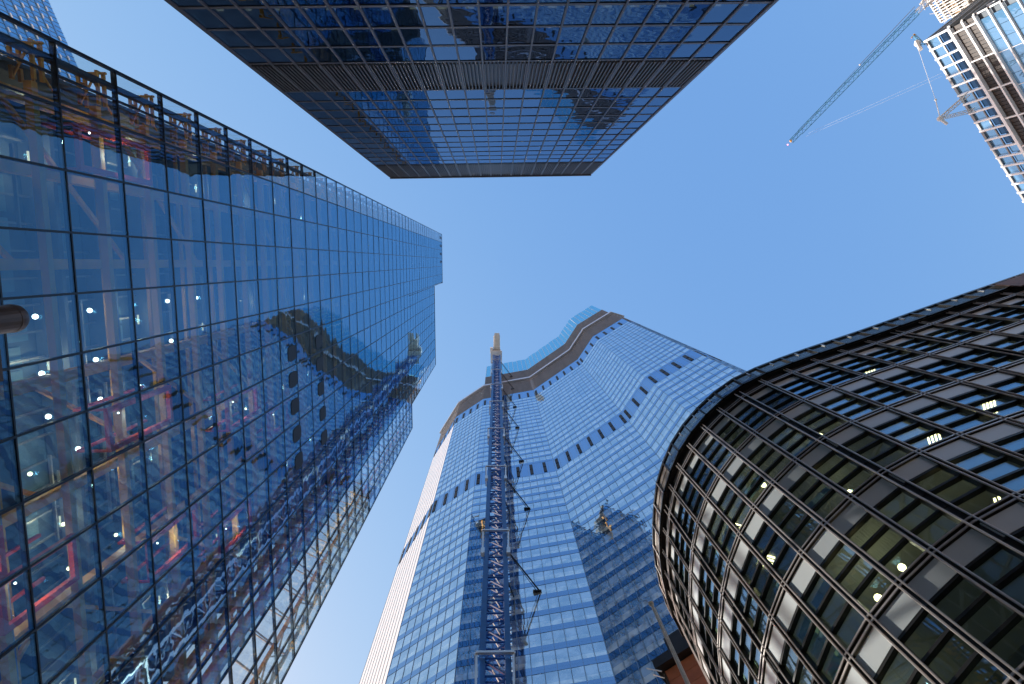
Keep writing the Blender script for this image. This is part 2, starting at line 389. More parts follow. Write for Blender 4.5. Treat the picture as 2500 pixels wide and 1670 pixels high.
# small round lamps behind the glass
lamp_px = [(86, 773), (219, 758), (409, 735), (320, 744), (479, 727), (102, 912), (234, 878), (418, 832), (340, 943), (245, 975), (118, 1017), (191, 1096), (440, 1050), (600, 998), (508, 1015), (360, 1094), (265, 1144), (144, 1207), (157, 1172), (73, 1157), (283, 1306), (168, 1388), (10, 1503), (155, 1280), (376, 1240), (595, 1145), (615, 1160), (218, 410), (370, 780), (345, 655)]
for i, (px, py) in enumerate(lamp_px[:24]):
    d = ray(px, py); t = (X0 - 2.9) / d.x; p = EYE + d * t
    b = MB(); b.sphere((0, 0, 0), .13 if i < 12 else .10, 8, 6); link('lamp', b.mesh('lamp', M['lamp_white'] if i < 12 else M['lamp_warm']), T, loc=p)
    point_light(p + Vector((.3, 0, 0)), 14, (1.0, .90, .72), T)

# ================================================================== 2. dark gridded tower at the top
yS = -15.5
F2 = Face((16.95, -15.85), (-19.15, -15.2))
T = thing('office_tower', (-1, -16, 0), 'dark bronze gridded office tower hanging in from the top edge with a louvred band', 'skyscraper')
NC = 20; cw = F2.L / NC; H2 = 3.575
levels = [60.7 + H2 * i for i in range(13)]          # 60.7 .. 103.6
low = [52.7 - H2 * i for i in range(14)][::-1]
st = [(low[i], low[i + 1]) for i in range(len(low) - 1)] + [(levels[i], levels[i + 1]) for i in range(12)]
def swig(z0): return z0 > 37
order = sorted([s for s in st if swig(s[0])])
partset = set(order[:15])
rest = MB()
for (z0, z1) in st:
    for c in range(NC):
        u0 = c * cw + .05; u1 = (c + 1) * cw - .05
        if (z0, z1) in partset: pane(F2, u0, u1, z0 + .17, z1 - .17, 0, M['dark_glass'], T, wob=.006)
        else: rest.tpane(F2, u0, u1, -.01, z0 + .17, z1 - .17, .02, .006)
rest.build('pane', M['dark_glass'], T, kind='stuff')
for i in range(NC + 1):
    u = i * cw; b = MB(); b.fbox(F2, u - .065, u + .065, -.2, .13, 4, 117.5)
    b.build('mullion', M['mullion_dark'], T)
for z in sorted(set([s[0] for s in st] + [s[1] for s in st])):
    b = MB(); b.fbox(F2, 0, F2.L, -.2, .035, z - .18, z + .18); b.fbox(F2, 0, F2.L, .035, .06, z - .2, z - .12)
    b.build('transom', M['mullion_dark'], T)
def louvre_band(F, z0, z1, step, wd, m, T, cols, cwid):
    for c in range(cols):
        b = MB(); k = int(cwid / step)
        for j in range(k):
            u = c * cwid + (j + .5) * cwid / k
            b.fbox(F, u - wd / 2, u + wd / 2, -.12, .1, z0 + .15, z1 - .15)
        b.fbox(F, c * cwid, (c + 1) * cwid, -.3, -.2, z0, z1)
        b.build('louvre', m, T)
louvre_band(F2, 53.0, 60.4, .26, .10, M['louvre_dark'], T, NC, cw)
louvre_band(F2, 104.0, 117.4, .30, .12, M['louvre_dark'], T, NC, cw)
b = MB(); b.fbox(F2, -.1, F2.L + .1, -.3, .3, 117.4, 118.0); b.build('parapet', M['mullion_dark'], T)
b = MB(); b.fbox(F2, .1, F2.L - .1, -36, -3.4, 0, 117.6); b.build('core', M['interior'], T)
sl = MB()
for (z0, z1) in st: sl.fbox(F2, .1, F2.L - .1, -3.4, -.2, z1 - .3, z1 - .02)
sl.build('floor_slab', M['slab'], T, kind='stuff')
# other sides
side = MB()
for k in range(32):
    z = 4 + k * 3.575
    side.fbox(F2, -.12, .1, -36, -.3, z, z + .5); side.fbox(F2, F2.L - .1, F2.L + .12, -36, -.3, z, z + .5); side.fbox(F2, 0, F2.L, -36.2, -36, z, z + .5)
for j in range(21):
    side.fbox(F2, -.2, .1, -j * 1.79 - .1, -j * 1.79 + .1 - .02, 4, 117); side.fbox(F2, F2.L - .1, F2.L + .2, -j * 1.79 - .1, -j * 1.79 + .08, 4, 117)
side.build('side_grid', M['mullion_dark'], T, kind='stuff')
sg = MB(); sg.fbox(F2, -.06, -.0, -36, -.35, 4, 117); sg.fbox(F2, F2.L, F2.L + .06, -36, -.35, 4, 117); sg.build('side_glazing', M['dark_glass'], T)
cl = MB(); cl.box(-.30, .30, -.07, .07, -.04, .04); clm = cl.mesh('ceiling_light', M['lamp_strip'])
for c in range(NC):
    p = F2.p((c + .35) * cw, -1.0, 45.0); link('ceiling_light', clm, T, loc=p, rotz=F2.rot)
    if c in (13, 15, 16): link('ceiling_light', clm, T, loc=F2.p((c + .35) * cw, -1.0, 48.6), rotz=F2.rot)

# ================================================================== 3. faceted blue skyscraper
P3 = [(-22.1, 66.4), (-14.75, 54.55), (-5.1, 48.07), (12.66, 44.9), (28.24, 33.97), (33.39, 25.97), (43.62, 19.63), (48.43, 21.07)]
T = thing('skyscraper', (12, 60, 0), 'tall faceted pale blue glass skyscraper with zigzag louvred crown behind the blue crane mast', 'skyscraper')
faces = [Face(P3[i], P3[i + 1]) for i in range(7)]
H3 = 3.83
def stack(z_top, n): return [(z_top - H3 * (i + 1), z_top - H3 * i) for i in range(n)]
up = stack(208.9, 18); ROW2 = (132.3, 139.96); lo = stack(132.3, 33)
ROW1 = (208.9, 216.6)
glarer = MB(); n_part = 0; glassr = MB(); blindr = MB(); spr = MB(); mull = MB()
vnt = MB(); vnt.box(-.36, .36, -.05, .05, -1.45, 1.45); vm = vnt.mesh('vent', M['vent_dark'])
seq = sorted(up + lo)
first = [s for s in seq if s[0] > 55][:4]
for fi, F in enumerate(faces):
    nc = max(2, round(F.L / 1.48)); cwd = F.L / nc
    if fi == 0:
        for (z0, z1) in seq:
            for c in range(nc): glarer.fbox(F, c * cwd + .03, (c + 1) * cwd - .03, -.05, .0, z0 + .04, z1 - .02)
    for (z0, z1) in (seq if fi else []):
        if z0 < 2: continue
        sp = z0 + 1.25
        spr.fbox(F, 0, F.L, -.06, .02, z0, z0 + .58); spr.fbox(F, 0, F.L, -.05, .0, z0 + .62, sp)
        for c in range(nc):
            u0 = c * cwd + .04; u1 = (c + 1) * cwd - .04; mid = sp + 1.0 + .25 * math.sin(c * 12.9898 + z0 * 3.1)
            if (z0, z1) in first:
                pane(F, u0, u1, sp + .03, mid, -.03, M['bish_blind'], T, name='blind_pane', wob=.008); pane(F, u0, u1, mid + .01, z1 - .03, -.03, M['bish_pane'], T, wob=.010)
            else:
                blindr.tpane(F, u0, u1, -.04, sp + .03, mid, .02, .008); glassr.tpane(F, u0, u1, -.04, mid, z1 - .03, .02, .010)
    for (z0, z1) in (ROW1, ROW2, (216.6, 219.0)):
        spr.fbox(F, 0, F.L, -.05, .0, z0, z1)
    for c in range(nc + 1):
        mull.fbox(F, c * cwd - .02, c * cwd + .02, -.04, .05, 3, 219)
    for (z0, z1) in (ROW1, ROW2):
        for c in range(nc):
            if c % 2 == 0:
                for zc in (z0 + 2.15, z0 + 5.5):
                    link('vent', vm, T, loc=F.p((c + .5) * cwd, .06, zc), rotz=F.rot)
glarer.build('glare_panel', M['painted_glare'], T, kind='stuff'); glassr.build('pane', M['bish_pane'], T, kind='stuff'); blindr.build('blind_pane', M['bish_blind'], T, kind='stuff')
spr.build('spandrel', M['bish_spandrel'], T, kind='stuff'); mull.build('mullion', M['bish_mullion'], T, kind='stuff')
def offs(pts, d):                   # offset a polyline outwards (right side) by d
    out = []
    for i, p in enumerate(pts):
        a = Vector(pts[max(i - 1, 0)]); b = Vector(pts[min(i + 1, len(pts) - 1)]); c = Vector(p)
        n1 = (c - a); n2 = (b - c)
        if n1.length < 1e-6: n1 = n2
        if n2.length < 1e-6: n2 = n1
        n1 = Vector((n1.y, -n1.x)).normalized(); n2 = Vector((n2.y, -n2.x)).normalized()
        m = (n1 + n2).normalized(); k = d / max(.35, m.dot(n1)); out.append((c.x + m.x * k, c.y + m.y * k))
    return out
def strip(b, pts, d0, d1, z0, z1):
    A = offs(pts, d1); B = offs(pts, d0)
    for i in range(len(pts) - 1):
        b.hexa([(*A[i], z0), (*A[i + 1], z0), (*B[i + 1], z0), (*B[i], z0), (*A[i], z1), (*A[i + 1], z1), (*B[i + 1], z1), (*B[i], z1)])
for j in range(12):
    z = 219.4 + j * 1.75
    if j == 11: break
    b = MB(); strip(b, P3, -.25, .06, z, z + .9); b.build('louvre', M['bish_louvre'], T)
b = MB(); strip(b, P3, -.5, -.3, 219, 241); b.build('louvre_backing', M['black_metal'], T)
b = MB(); strip(b, P3, -.5, .75, 239.4, 241.6); b.build('ledge', M['silver'], T)
P3c = P3[2:7]
b = MB(); strip(b, P3c, -1.2, -.1, 241.6, 262); b.build('upper_louvre_backing', M['black_metal'], T)
for j in range(11):
    b = MB(); strip(b, P3c, -.1, .04, 242.4 + j * 1.8, 243.3 + j * 1.8); b.build('louvre', M['bish_louvre'], T)
cr = offs(P3c, -.6)
for i in range(len(cr) - 1):
    F = Face(cr[i], cr[i + 1]); n = max(2, round(F.L / 2.0))
    for c in range(n):
        pane(F, c * F.L / n + .05, (c + 1) * F.L / n - .05, 256, 291 if c % 3 else 290, .3, M['teal_glass'], T, name='crown_pane', th=.06)
        b = MB(); b.fbox(F, c * F.L / n - .07, c * F.L / n + .07, -.3, .42, 252, 290); b.build('crown_post', M['silver'], T)
    b = MB(); b.fbox(F, 0, F.L, -2.2, -1.6, 240, 268); b.build('plant_wall', M['core'], T)
body = [(p[0] + 0, p[1]) for p in offs(P3, -.35)] + [(62, 60), (40, 100), (-10, 105)]
b = MB(); b.prism(body, 0, 218.6); b.build('body', M['core'], T)
b = MB(); b.prism([(-12, 58), (48, 26), (58, 60), (30, 90)], 218.6, 240); b.build('roof_plant', M['grey_metal'], T)
Fr = Face(P3[7], (62, 60))
b = MB()
for k in range(56): b.fbox(Fr, 0, Fr.L, -.3, .05, 3 + k * 3.83, 4.6 + k * 3.83)
b.build('side_spandrel', M['bish_spandrel'], T, kind='stuff')
b = MB(); b.fbox(Fr, 0, Fr.L, -.3, 0, 3, 218); b.build('side_glazing', M['bish_pane'], T)
b = MB(); b.bar(at(1544, 788, 222), at(1544, 788, 222) + Vector((0, 0, 4)), .15, 6); b.bar(at(1544, 788, 222) + Vector((-.5, 0, 4)), at(1544, 788, 222) + Vector((.5, 0, 4)), .4, 6); b.build('roof_mast', M['black_metal'], T)

# ================================================================== 4. curved bronze office building on the right
cor = [(19, 21.3), (13.6, 21.2), (11.1, 20.5), (9.75, 19.45), (8.99, 18.13), (8.5, 16.49), (8.23, 14.88), (8.18, 13.74), (8.26, 11.94), (8.48, 10.83), (9.04, 9.29), (10.05, 7.77), (11.49, 6.38), (12.94, 5.53), (15.33, 4.58), (18.55, 3.49), (22.8, 1.97), (26.78, .58), (38, -3.35)]
def cat(pts, n=10):
    out = []
    for i in range(len(pts) - 1):
        p0 = Vector(pts[max(i - 1, 0)]); p1 = Vector(pts[i]); p2 = Vector(pts[i + 1]); p3 = Vector(pts[min(i + 2, len(pts) - 1)])
        for k in range(n):
            t = k / n
            out.append(.5 * ((2 * p1) + (p2 - p0) * t + (2 * p0 - 5 * p1 + 4 * p2 - p3) * t * t + (-p0 + 3 * p1 - 3 * p2 + p3) * t ** 3))
    out.append(Vector(pts[-1])); return out
def resample(pts, step0):           # bays a little narrower round the nose than on the straight side
    out = [tuple(pts[0])]; acc = 0
    for a, b in zip(pts, pts[1:]):
        a = Vector(a); b = Vector(b); L = (b - a).length
        if L < 1e-6: continue
        k = 40
        for i in range(k):
            acc += L / k; q = a + (b - a) * ((i + 1) / k)
            step = step0 * (.82 if q.x < 11 else (.82 + .18 * min(1, (q.x - 11) / 4)))
            if acc >= step: out.append((q.x, q.y)); acc = 0
    return out
corn = resample(cat(cor), 1.38)
dense = cat(cor)
wall = resample([Vector(q) for q in offs([tuple(p) for p in dense], -.25)], 1.38)
T = thing('office_building', (18, 16, 0), 'dark bronze office building with a rounded sunlit corner at the lower right', 'building')
ZT = 30.7; SH = 3.62
storeys = [(ZT - SH * (i + 1), ZT - SH * i) for i in range(8)]
bays = [Face(wall[i], wall[i + 1]) for i in range(len(wall) - 1)]
nearkey = []
for bi, F in enumerate(bays):
    for si in range(1, 7): nearkey.append((bi, si))
cnt = 0
pr = MB(); prp = MB()
first_st = 0
for si, (z0, z1) in enumerate(storeys):
    for bi, F in enumerate(bays):
        if z0 < 0: continue
        sub = (z1 - z0 - .3) / 4
        zt = z1 - .15
        # spandrel panel
        a0, a1 = zt - sub + .04, zt - .04
        if cnt < 0: pass
        tgt = 1 <= si <= 5 and 6 <= bi <= 44
        if tgt: pane(F, .07, F.L - .07, a0, a1, .035, M['panel_white'], T, name='spandrel_panel', th=.05, wob=.0)
        else: prp.fbox(F, .07, F.L - .07, -.07, -.02, a0, a1)
        for q in range(1, 4):
            b1 = zt - q * sub - .04; b0 = zt - (q + 1) * sub + .04
            if 2 <= si <= 4 and 8 <= bi <= 40: pane(F, .07, F.L - .07, b0, b1, -.05, M['curve_glass'], T, wob=.004)
            else: pr.fbox(F, .07, F.L - .07, -.06, -.04, b0, b1)
pr.build('pane', M['curve_glass'], T, kind='stuff'); prp.build('spandrel_panel', M['panel_white'], T, kind='stuff')
for i, p in enumerate(wall):        # paired vertical fins
    F = bays[min(i, len(bays) - 1)]; u = 0 if i < len(bays) else F.L
    b = MB(); wide = .11 if i % 6 == 2 else .05
    for s in (-1, 1): b.fbox(F, u + s * (wide + .02) - .02, u + s * (wide + .02) + .02, -.1, .095, 1, 31.5)
    b.fbox(F, u - wide, u + wide, -.12, .03, 1, 31.55)
    b.build('mullion', M['bronze'], T)
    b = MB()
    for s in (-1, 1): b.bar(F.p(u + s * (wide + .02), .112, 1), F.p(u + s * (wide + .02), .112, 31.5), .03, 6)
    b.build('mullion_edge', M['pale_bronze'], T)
for si, (z0, z1) in enumerate(storeys):
    sub = (z1 - z0 - .3) / 4
    for zz in (z1 - .13, z1 + .06):
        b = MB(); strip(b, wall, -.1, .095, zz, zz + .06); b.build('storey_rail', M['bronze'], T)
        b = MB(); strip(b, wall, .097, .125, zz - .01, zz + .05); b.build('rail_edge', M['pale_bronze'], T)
    for q in range(1, 4):
        zz = z1 - .15 - q * sub
        b = MB(); strip(b, wall, -.1, .05, zz - .045, zz + .045); b.build('shelf', M['bronze'], T)
# interior: ceilings, inner wall, blinds, lamps
inner = offs(wall, -3.4)
cm = MB()
for si, (z0, z1) in enumerate(storeys):
    strip(cm, wall, -3.3, -.14, z1 - .22, z1 - .05)
cm.build('ceiling', M['ceiling'], T, kind='stuff')
b = MB(); strip(b, wall, -3.6, -3.4, 0, 31.3); b.build('inner_wall', M['office_wall'], T)
bl = MB(); gb = MB()
for bi, F in enumerate(bays):
    for si, (z0, z1) in enumerate(storeys):
        sub = (z1 - z0 - .3) / 4
        for q in range(1, 4):
            r = random.random()
            if r < (.42 if bi < 17 else .18): bl.fbox(F, .1, F.L - .1, -.30, -.28, z1 - .15 - q * sub - sub * random.uniform(.4, .97), z1 - .15 - q * sub)
            elif r < .55 and bi < 16: gb.fbox(F, .1, F.L - .1, -.30, -.28, z1 - .15 - (q + 1) * sub + .05, z1 - .15 - q * sub)
bl.build('blind', M['blind'], T, kind='stuff'); gb.build('blind', M['green_blind'], T, kind='stuff')
for bi, F in enumerate(bays):
    for si in range(0, 7):
        z1 = storeys[si][1]; r = random.random()
        if r < .12:
            b = MB(); b.sphere((0, 0, 0), .11, 8, 6); link('downlight', b.mesh('downlight', M['lamp_warm']), T, loc=F.p(F.L * random.uniform(.3, .7), -.9, z1 - .5 - random.random() * 2.2)); point_light(F.p(F.L * .5, -1.4, z1 - 1.2), 5, (1.0, .9, .6), T)
        elif r < .26:
            b = MB()
            for k in range(4): b.box(-.25 + k * .13, -.19 + k * .13, -.26, .26, 0, .02)
            link('ceiling_light', b.mesh('ceiling_light', M['lamp_warm']), T, loc=F.p(F.L * .5, -1.1, z1 - .26 - random.choice((0, .9, 1.8))), rotz=F.rot)
# parapet screen: top rail, posts, slats one can see through, solid louvre panels round the nose, soffit below
b = MB(); strip(b, corn, -.10, .03, 32.88, 33.08); b.build('parapet_rail', M['bronze'], T)
b = MB(); strip(b, corn, -.08, .02, 31.60, 31.72); b.build('parapet_rail', M['bronze'], T)
NOSE = 16
solid_from = min(range(len(corn)), key=lambda i: (Vector(corn[i]) - at(2385, 708, 33).xy).length)
for i in range(len(corn) - 1):
    F = Face(corn[i], corn[i + 1])
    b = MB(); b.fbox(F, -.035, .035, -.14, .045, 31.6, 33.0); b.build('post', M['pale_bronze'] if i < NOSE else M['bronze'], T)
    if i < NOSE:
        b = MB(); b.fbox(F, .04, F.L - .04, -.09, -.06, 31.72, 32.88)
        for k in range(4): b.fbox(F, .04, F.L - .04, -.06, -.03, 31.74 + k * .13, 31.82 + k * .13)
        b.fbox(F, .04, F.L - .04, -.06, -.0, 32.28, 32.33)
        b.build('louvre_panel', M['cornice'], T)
    elif i < solid_from:
        for k in range(8):
            b = MB(); b.fbox(F, .04, F.L - .04, -.055, -.03, 31.80 + k * .135, 31.835 + k * .135); b.build('parapet_slat', M['bronze'], T)
        b = MB(); b.fbox(F, .66, .71, -.02, .06, 32.3, 32.75); b.build('lug', M['galv'], T)
    else:
        b = MB(); b.fbox(F, .0, F.L, -.12, -.0, 31.5, 32.9); b.build('solid_panel', M['bronze'], T)
        if i >= solid_from:
            for k in range(9):
                b = MB(); b.fbox(F, .0, F.L, .05, .12, 30.9 + k * .18, 30.9 + k * .18 + .165); b.build('cladding_board', M['brown_soffit'], T)
b = MB(); strip(b, corn, -.30, -.07, 31.55, 31.60); b.build('soffit', M['bronze'], T)
b = MB(); strip(b, wall, -.1, .0, 30.95, 31.5); b.build('wall_head', M['bronze'], T)
b = MB(); strip(b, wall, -4, -.12, 31.0, 31.3); b.build('roof', M['slab'], T)

# ================================================================== 5. white finned tower at the top right
T = thing('office_tower', (135, -45, 0), 'white finned office tower at the right top corner with dark open louvre storeys', 'skyscraper')
A5 = (112.67, -57.7); B5 = (151.3, -6.0); C5 = (139.0, -79.0)
Ff = Face(B5, A5); Fg = Face(A5, C5)
L5 = Ff.L
n5 = round(L5 / 2.85)
for i in range(n5 + 1):
    u = L5 - i * 2.85
    b = MB(); b.fbox(Ff, u - .22, u + .22, -.1, .55, 163.6, 172.2); b.build('fin', M['fin_white'], T)
    if i < n5: pane(Ff, u - 2.63, u - .22, 168.2, 171.9, -.3, M['white_glass'], T, name='crown_pane', wob=.02)
    if i < n5:
        pane(Ff, u - 2.55, u - .3, 164.2, 167.4, -.35, M['dark_glass'] if i < 12 else M['white_glass'], T, name='crown_pane', wob=.02)  # brighter glass along the sunlit stretch: light put into the colour
for (z, h, d) in ((163.0, .9, .75), (158.6, .55, .6), (154.9, .55, .6), (151.0, .4, .4), (147.2, .4, .4)) + tuple((147.2 - 3.9 * k, .35, .35) for k in range(1, 37)):
    b = MB(); b.fbox(Ff, 0, L5 + .3, -.2, d, z - h / 2, z + h / 2); b.build('storey_band', M['fin_white'], T)
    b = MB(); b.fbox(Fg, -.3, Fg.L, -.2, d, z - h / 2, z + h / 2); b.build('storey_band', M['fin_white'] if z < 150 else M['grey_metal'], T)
b = MB(); b.fbox(Ff, 0, L5, -.2, .15, 171.6, 172.4); b.fbox(Ff, 0, L5, -.25, .1, 167.6, 168.0); b.build('roof_edge', M['grey_metal'], T)
b = MB(); b.fbox(Fg, 0, Fg.L, -.2, .2, 171.6, 172.4); b.fbox(Fg, 0, Fg.L, -.2, .2, 168.4, 169.0); b.fbox(Fg, 0, Fg.L, -.2, .2, 165.6, 166.2); b.build('roof_edge', M['grey_metal'], T)
for (z0, z1) in ((155.2, 158.3), (158.9, 162.5)):
    k = 0; u = L5
    while u > 0:
        b = MB(); b.fbox(Ff, max(0, u - 1.0), u - .12, -.35, -.1, z0, z1); b.build('louvre', M['louvre_black'], T); u -= 1.02
    for i in range(int(L5 / 8.4) + 1):
        u = L5 - 1.6 - i * 8.4
        if u > 0:
            b = MB(); b.fbox(Ff, u - .14, u + .14, -.1, .55, z0, z1); b.build('fin', M['fin_white'], T)
gr = MB(); grg = MB()
for k in range(30):
    z1 = 154.6 - 3.9 * k; z0 = z1 - 3.4
    if k < 4:
        for c in range(int(L5 / 3.0)): pane(Ff, c * 3.0 + .05, c * 3.0 + 2.95, z0, z1, -.05, M['white_glass'], T, wob=.01)
    else: gr.fbox(Ff, 0, L5, -.1, -.03, z0, z1)
    gr.fbox(Fg, 0, Fg.L, -.1, -.03, z0, z1)
    for c in range(int(Fg.L / 2.9)):
        grg.fbox(Fg, c * 2.9, c * 2.9 + .2, -.1, .3, z0 - .3, z1)
gr.build('glazing', M['white_glass'], T); grg.build('fin', M['fin_white'], T, kind='stuff')
for i in range(int(L5 / 3)):
    if i % 3 == 0:
        b = MB(); b.fbox(Ff, i * 3.0 - .06, i * 3.0 + .06, -.05, .2, 40, 154.8); b.build('fin', M['fin_white'], T)
back = [(p[0], p[1]) for p in ((B5[0] + .8 * .5, B5[1] - .6 * .5), (A5[0] + .6, A5[1] - .1), (C5[0] + .4, C5[1] + .5), (175, -60), (180, -20))]
b = MB(); b.prism(back, 0, 166); b.build('body', M['core'], T)
b = MB(); b.prism([(120, -56), (150, -15), (160, -30), (135, -66)], 166, 167.5); b.build('roof', M['slab'], T)

# ================================================================== 6. far blue tower, top left
T = thing('office_tower', (-125, -75, 0), 'far blue glass tower at the top left corner with rows of white glints', 'skyscraper')
q0 = at(96, -50, 180); q1 = at(250, 300, 180)
F6 = Face(q0.xy, q1.xy); dsh = MB(); sp6 = MB(); mu6 = MB()
dm = MB(); dm.box(-.55, .55, -.08, .08, -.22, .22); dmm = dm.mesh('blind_glint', M['fin_white'])  # solid white bars painted in for sun glints on the blinds
nn = 0
for k in range(34):
    z = 177 - 3.4 * k
    sp6.fbox(F6, -30, F6.L, -.05, .12, z - .35, z + .35)
    for c in range(-8, int(F6.L / 2.6)):
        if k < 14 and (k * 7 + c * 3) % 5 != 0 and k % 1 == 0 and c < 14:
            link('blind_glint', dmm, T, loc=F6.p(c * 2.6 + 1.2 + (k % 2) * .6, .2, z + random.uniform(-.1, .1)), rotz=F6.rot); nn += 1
for c in range(-12, int(F6.L / 1.3)):
    mu6.fbox(F6, c * 1.3 - .05, c * 1.3 + .05, -.05, .1, 60, 180)
sp6.build('storey_band', M['bish_spandrel'], T, kind='stuff'); mu6.build('mullion', M['bish_mullion'], T, kind='stuff')
b = MB(); b.fbox(F6, -30, F6.L, -26, -.02, 0, 180); b.build('body', M['far_glass'], T)

# ================================================================== 7. unfinished tower behind, top right
T = thing('unfinished_building', (140, -80, 0), 'unfinished tower with white scaffold screens and brown insulation at the top edge', 'building')
c7 = at(2301, 53, 200); e7 = at(2262, -10, 200)
F7 = Face(c7.xy, e7.xy) if Face(c7.xy, e7.xy).n.dot(Vector((-c7.x, -c7.y))) > 0 else Face(e7.xy, c7.xy)
b = MB()
Lx = F7.L
for (z0, z1) in ((197.5, 200.3),):
    b.fbox(F7, 0, Lx, -.3, .5, z0, z0 + .4); b.fbox(F7, 0, Lx, -.3, .5, z1 - .4, z1)
b.build('white_edge', M['steel_white'], T)
for j in range(12):
    b = MB(); u = j * Lx / 11; b.fbox(F7, u - .12, u + .12, 0, .45, 188, 200); b.build('screen_post', M['steel_white'], T)
for k in range(14):
    z = 196 - 3.6 * k
    b = MB(); b.fbox(F7, -6, Lx + 6, -14, .15, z - .5, z); b.build('floor_slab', M['concrete'], T)
    for j in range(9):
        if random.random() < .75:
            b = MB(); u = j * Lx / 9; b.fbox(F7, u + .1, u + Lx / 9 - .15, -.8, -.5 + random.uniform(0, .3), z + .1, z + random.uniform(2.0, 3.0))
            b.build('infill_panel', random.choice((M['insul'], M['concrete'], M['steel_white'], M['steel_white'])), T)
b = MB(); b.fbox(F7, -6, Lx + 6, -14, -1.2, 0, 196); b.build('body', M['concrete'], T)
b = MB()
for j in range(16):
    p = F7.p(random.uniform(-1, Lx + 1), .9, random.uniform(184, 200)); b.bar(p, p + Vector((random.uniform(-1, 1), random.uniform(-1, 1), random.uniform(1.5, 3))), .06)
b.build('scaffold', M['steel_white'], T, kind='stuff')

# ================================================================== 8. blue crane mast by the faceted tower
YM = 42.0; XM = -.35; HW = 1.34
T = thing('tower_crane', (XM, YM, 0), 'blue lattice tower crane mast with pale collars tied to the faceted skyscraper', 'crane')
SEC = 5.6
sm = MB()
c4 = [(-HW, -HW), (HW, -HW), (HW, HW), (-HW, HW)]
for (x, y) in c4: sm.box(x - .32, x + .32, y - .26, y + .26, 0, SEC)
for half in (0, 1):
    z0 = half * SEC / 2; z1 = z0 + SEC / 2
    for i in range(4):
        a = c4[i]; b_ = c4[(i + 1) % 4]
        sm.bar((*a, z0 + .1), (*b_, z0 + .1), .13); 
        if i % 2 == half: sm.bar((*a, z0), (*b_, z1), .12)
        else: sm.bar((*b_, z0), (*a, z1), .12)
smm = sm.mesh('mast_section', M['crane_blue'])
ld = MB(); ld.bar((-.25, -.75, 1.9), (.55, -.35, .2), .085); ldm = ld.mesh('ladder', M['galv'])
nsec = int(276 / SEC)
for k in range(nsec):
    link('mast_section', smm, T, loc=(XM, YM, k * SEC)); link('ladder', ldm, T, loc=(XM, YM, k * SEC)); link('ladder', ldm, T, loc=(XM, YM, (k + .5) * SEC))
collars = [35, 61.7, 91.4, 121.3, 149.7, 179.6, 205, 233.5, 258.3]
FB = faces[2]
for z in collars:
    b = MB(); r = 2.0
    b.box(XM - r, XM + r, YM - r - .14, YM - r + .14, z - .16, z + .16); b.box(XM - r, XM + r, YM + r - .14, YM + r + .14, z - .16, z + .16)
    b.box(XM - r - .12, XM - r + .12, YM - r, YM + r, z - .14, z + .14); b.box(XM + r - .12, XM + r + .12, YM - r, YM + r, z - .14, z + .14)
    b.build('collar', M['galv'], T)
    b = MB()
    for s in (-1, 1):
        b.bar((XM + s * (r - .1), YM - 1.9, z), (XM + s * (r - .2), YM - 1.9, z - 6.6), .15); b.box(XM + s * (r - .2) - .25, XM + s * (r - .2) + .25, YM - 2.2, YM - 1.6, z - 7.6, z - 6.0)
    b.build('collar_leg', M['galv'], T)
    zt = z - 7
    b = MB(); e = (5.95, 46.05, zt)
    b.bar((XM + 1.9, YM - 1.8, zt), e, .11, 6); b.bar((XM + 2.0, YM - 1.2, zt + .5), (5.6, 46.1, zt - .1), .05, 4)
    b.box(4.9, 6.1, 45.85, 46.3, zt + .1, zt + .35)
    b.bar((XM + 1.5, YM + 1.9, zt), (2.2, 46.7, zt), .12)
    b.build('tie', M['black_metal'], T)
b = MB(); zt = 283
b.box(XM - 2.7, XM + 2.3, YM - 3.0, YM + 2.6, 276, 277.2); b.build('slewing_platform', M['steel_white'], T)
b = MB(); b.box(XM - 1.5, XM + 1.5, YM - 4.6, YM + 2, 278.8, 282.5); b.build('machine_house', M['steel_white'], T)
b = MB(); b.box(XM - 2.9, XM - 1.7, YM - 4.2, YM - 1.8, 277.3, 280.2); b.build('cab', M['steel_white'], T)
b = MB(); b.box(XM - 1.9, XM + 1.7, YM - 3.4, YM + 1.8, 277.2, 278.8); b.build('slew_ring', M['grey_metal'], T)
b = MB(); b.box(XM - 1.2, XM + 1.4, YM - 9.6, YM - 4.7, 279.6, 280.6); b.box(XM - 1.0, XM + 1.2, YM - 10.6, YM - 7.2, 278.9, 279.55); b.build('counterweight', M['steel_white'], T)
b = MB()
for s in (-1, 1):
    b.bar((XM + s * 1.3, YM - 9, 280.8), (XM + s * 1.3, YM + 1, 282), .2); b.bar((XM + s * 1.2, YM - 4, 282.5), (XM + s * .4, YM - 3, 290), .15)
    b.bar((XM + s * .4, YM - 3, 290), (XM + s * 1.2, YM + 1.8, 282.5), .15)
b.build('a_frame', M['steel_white'], T)

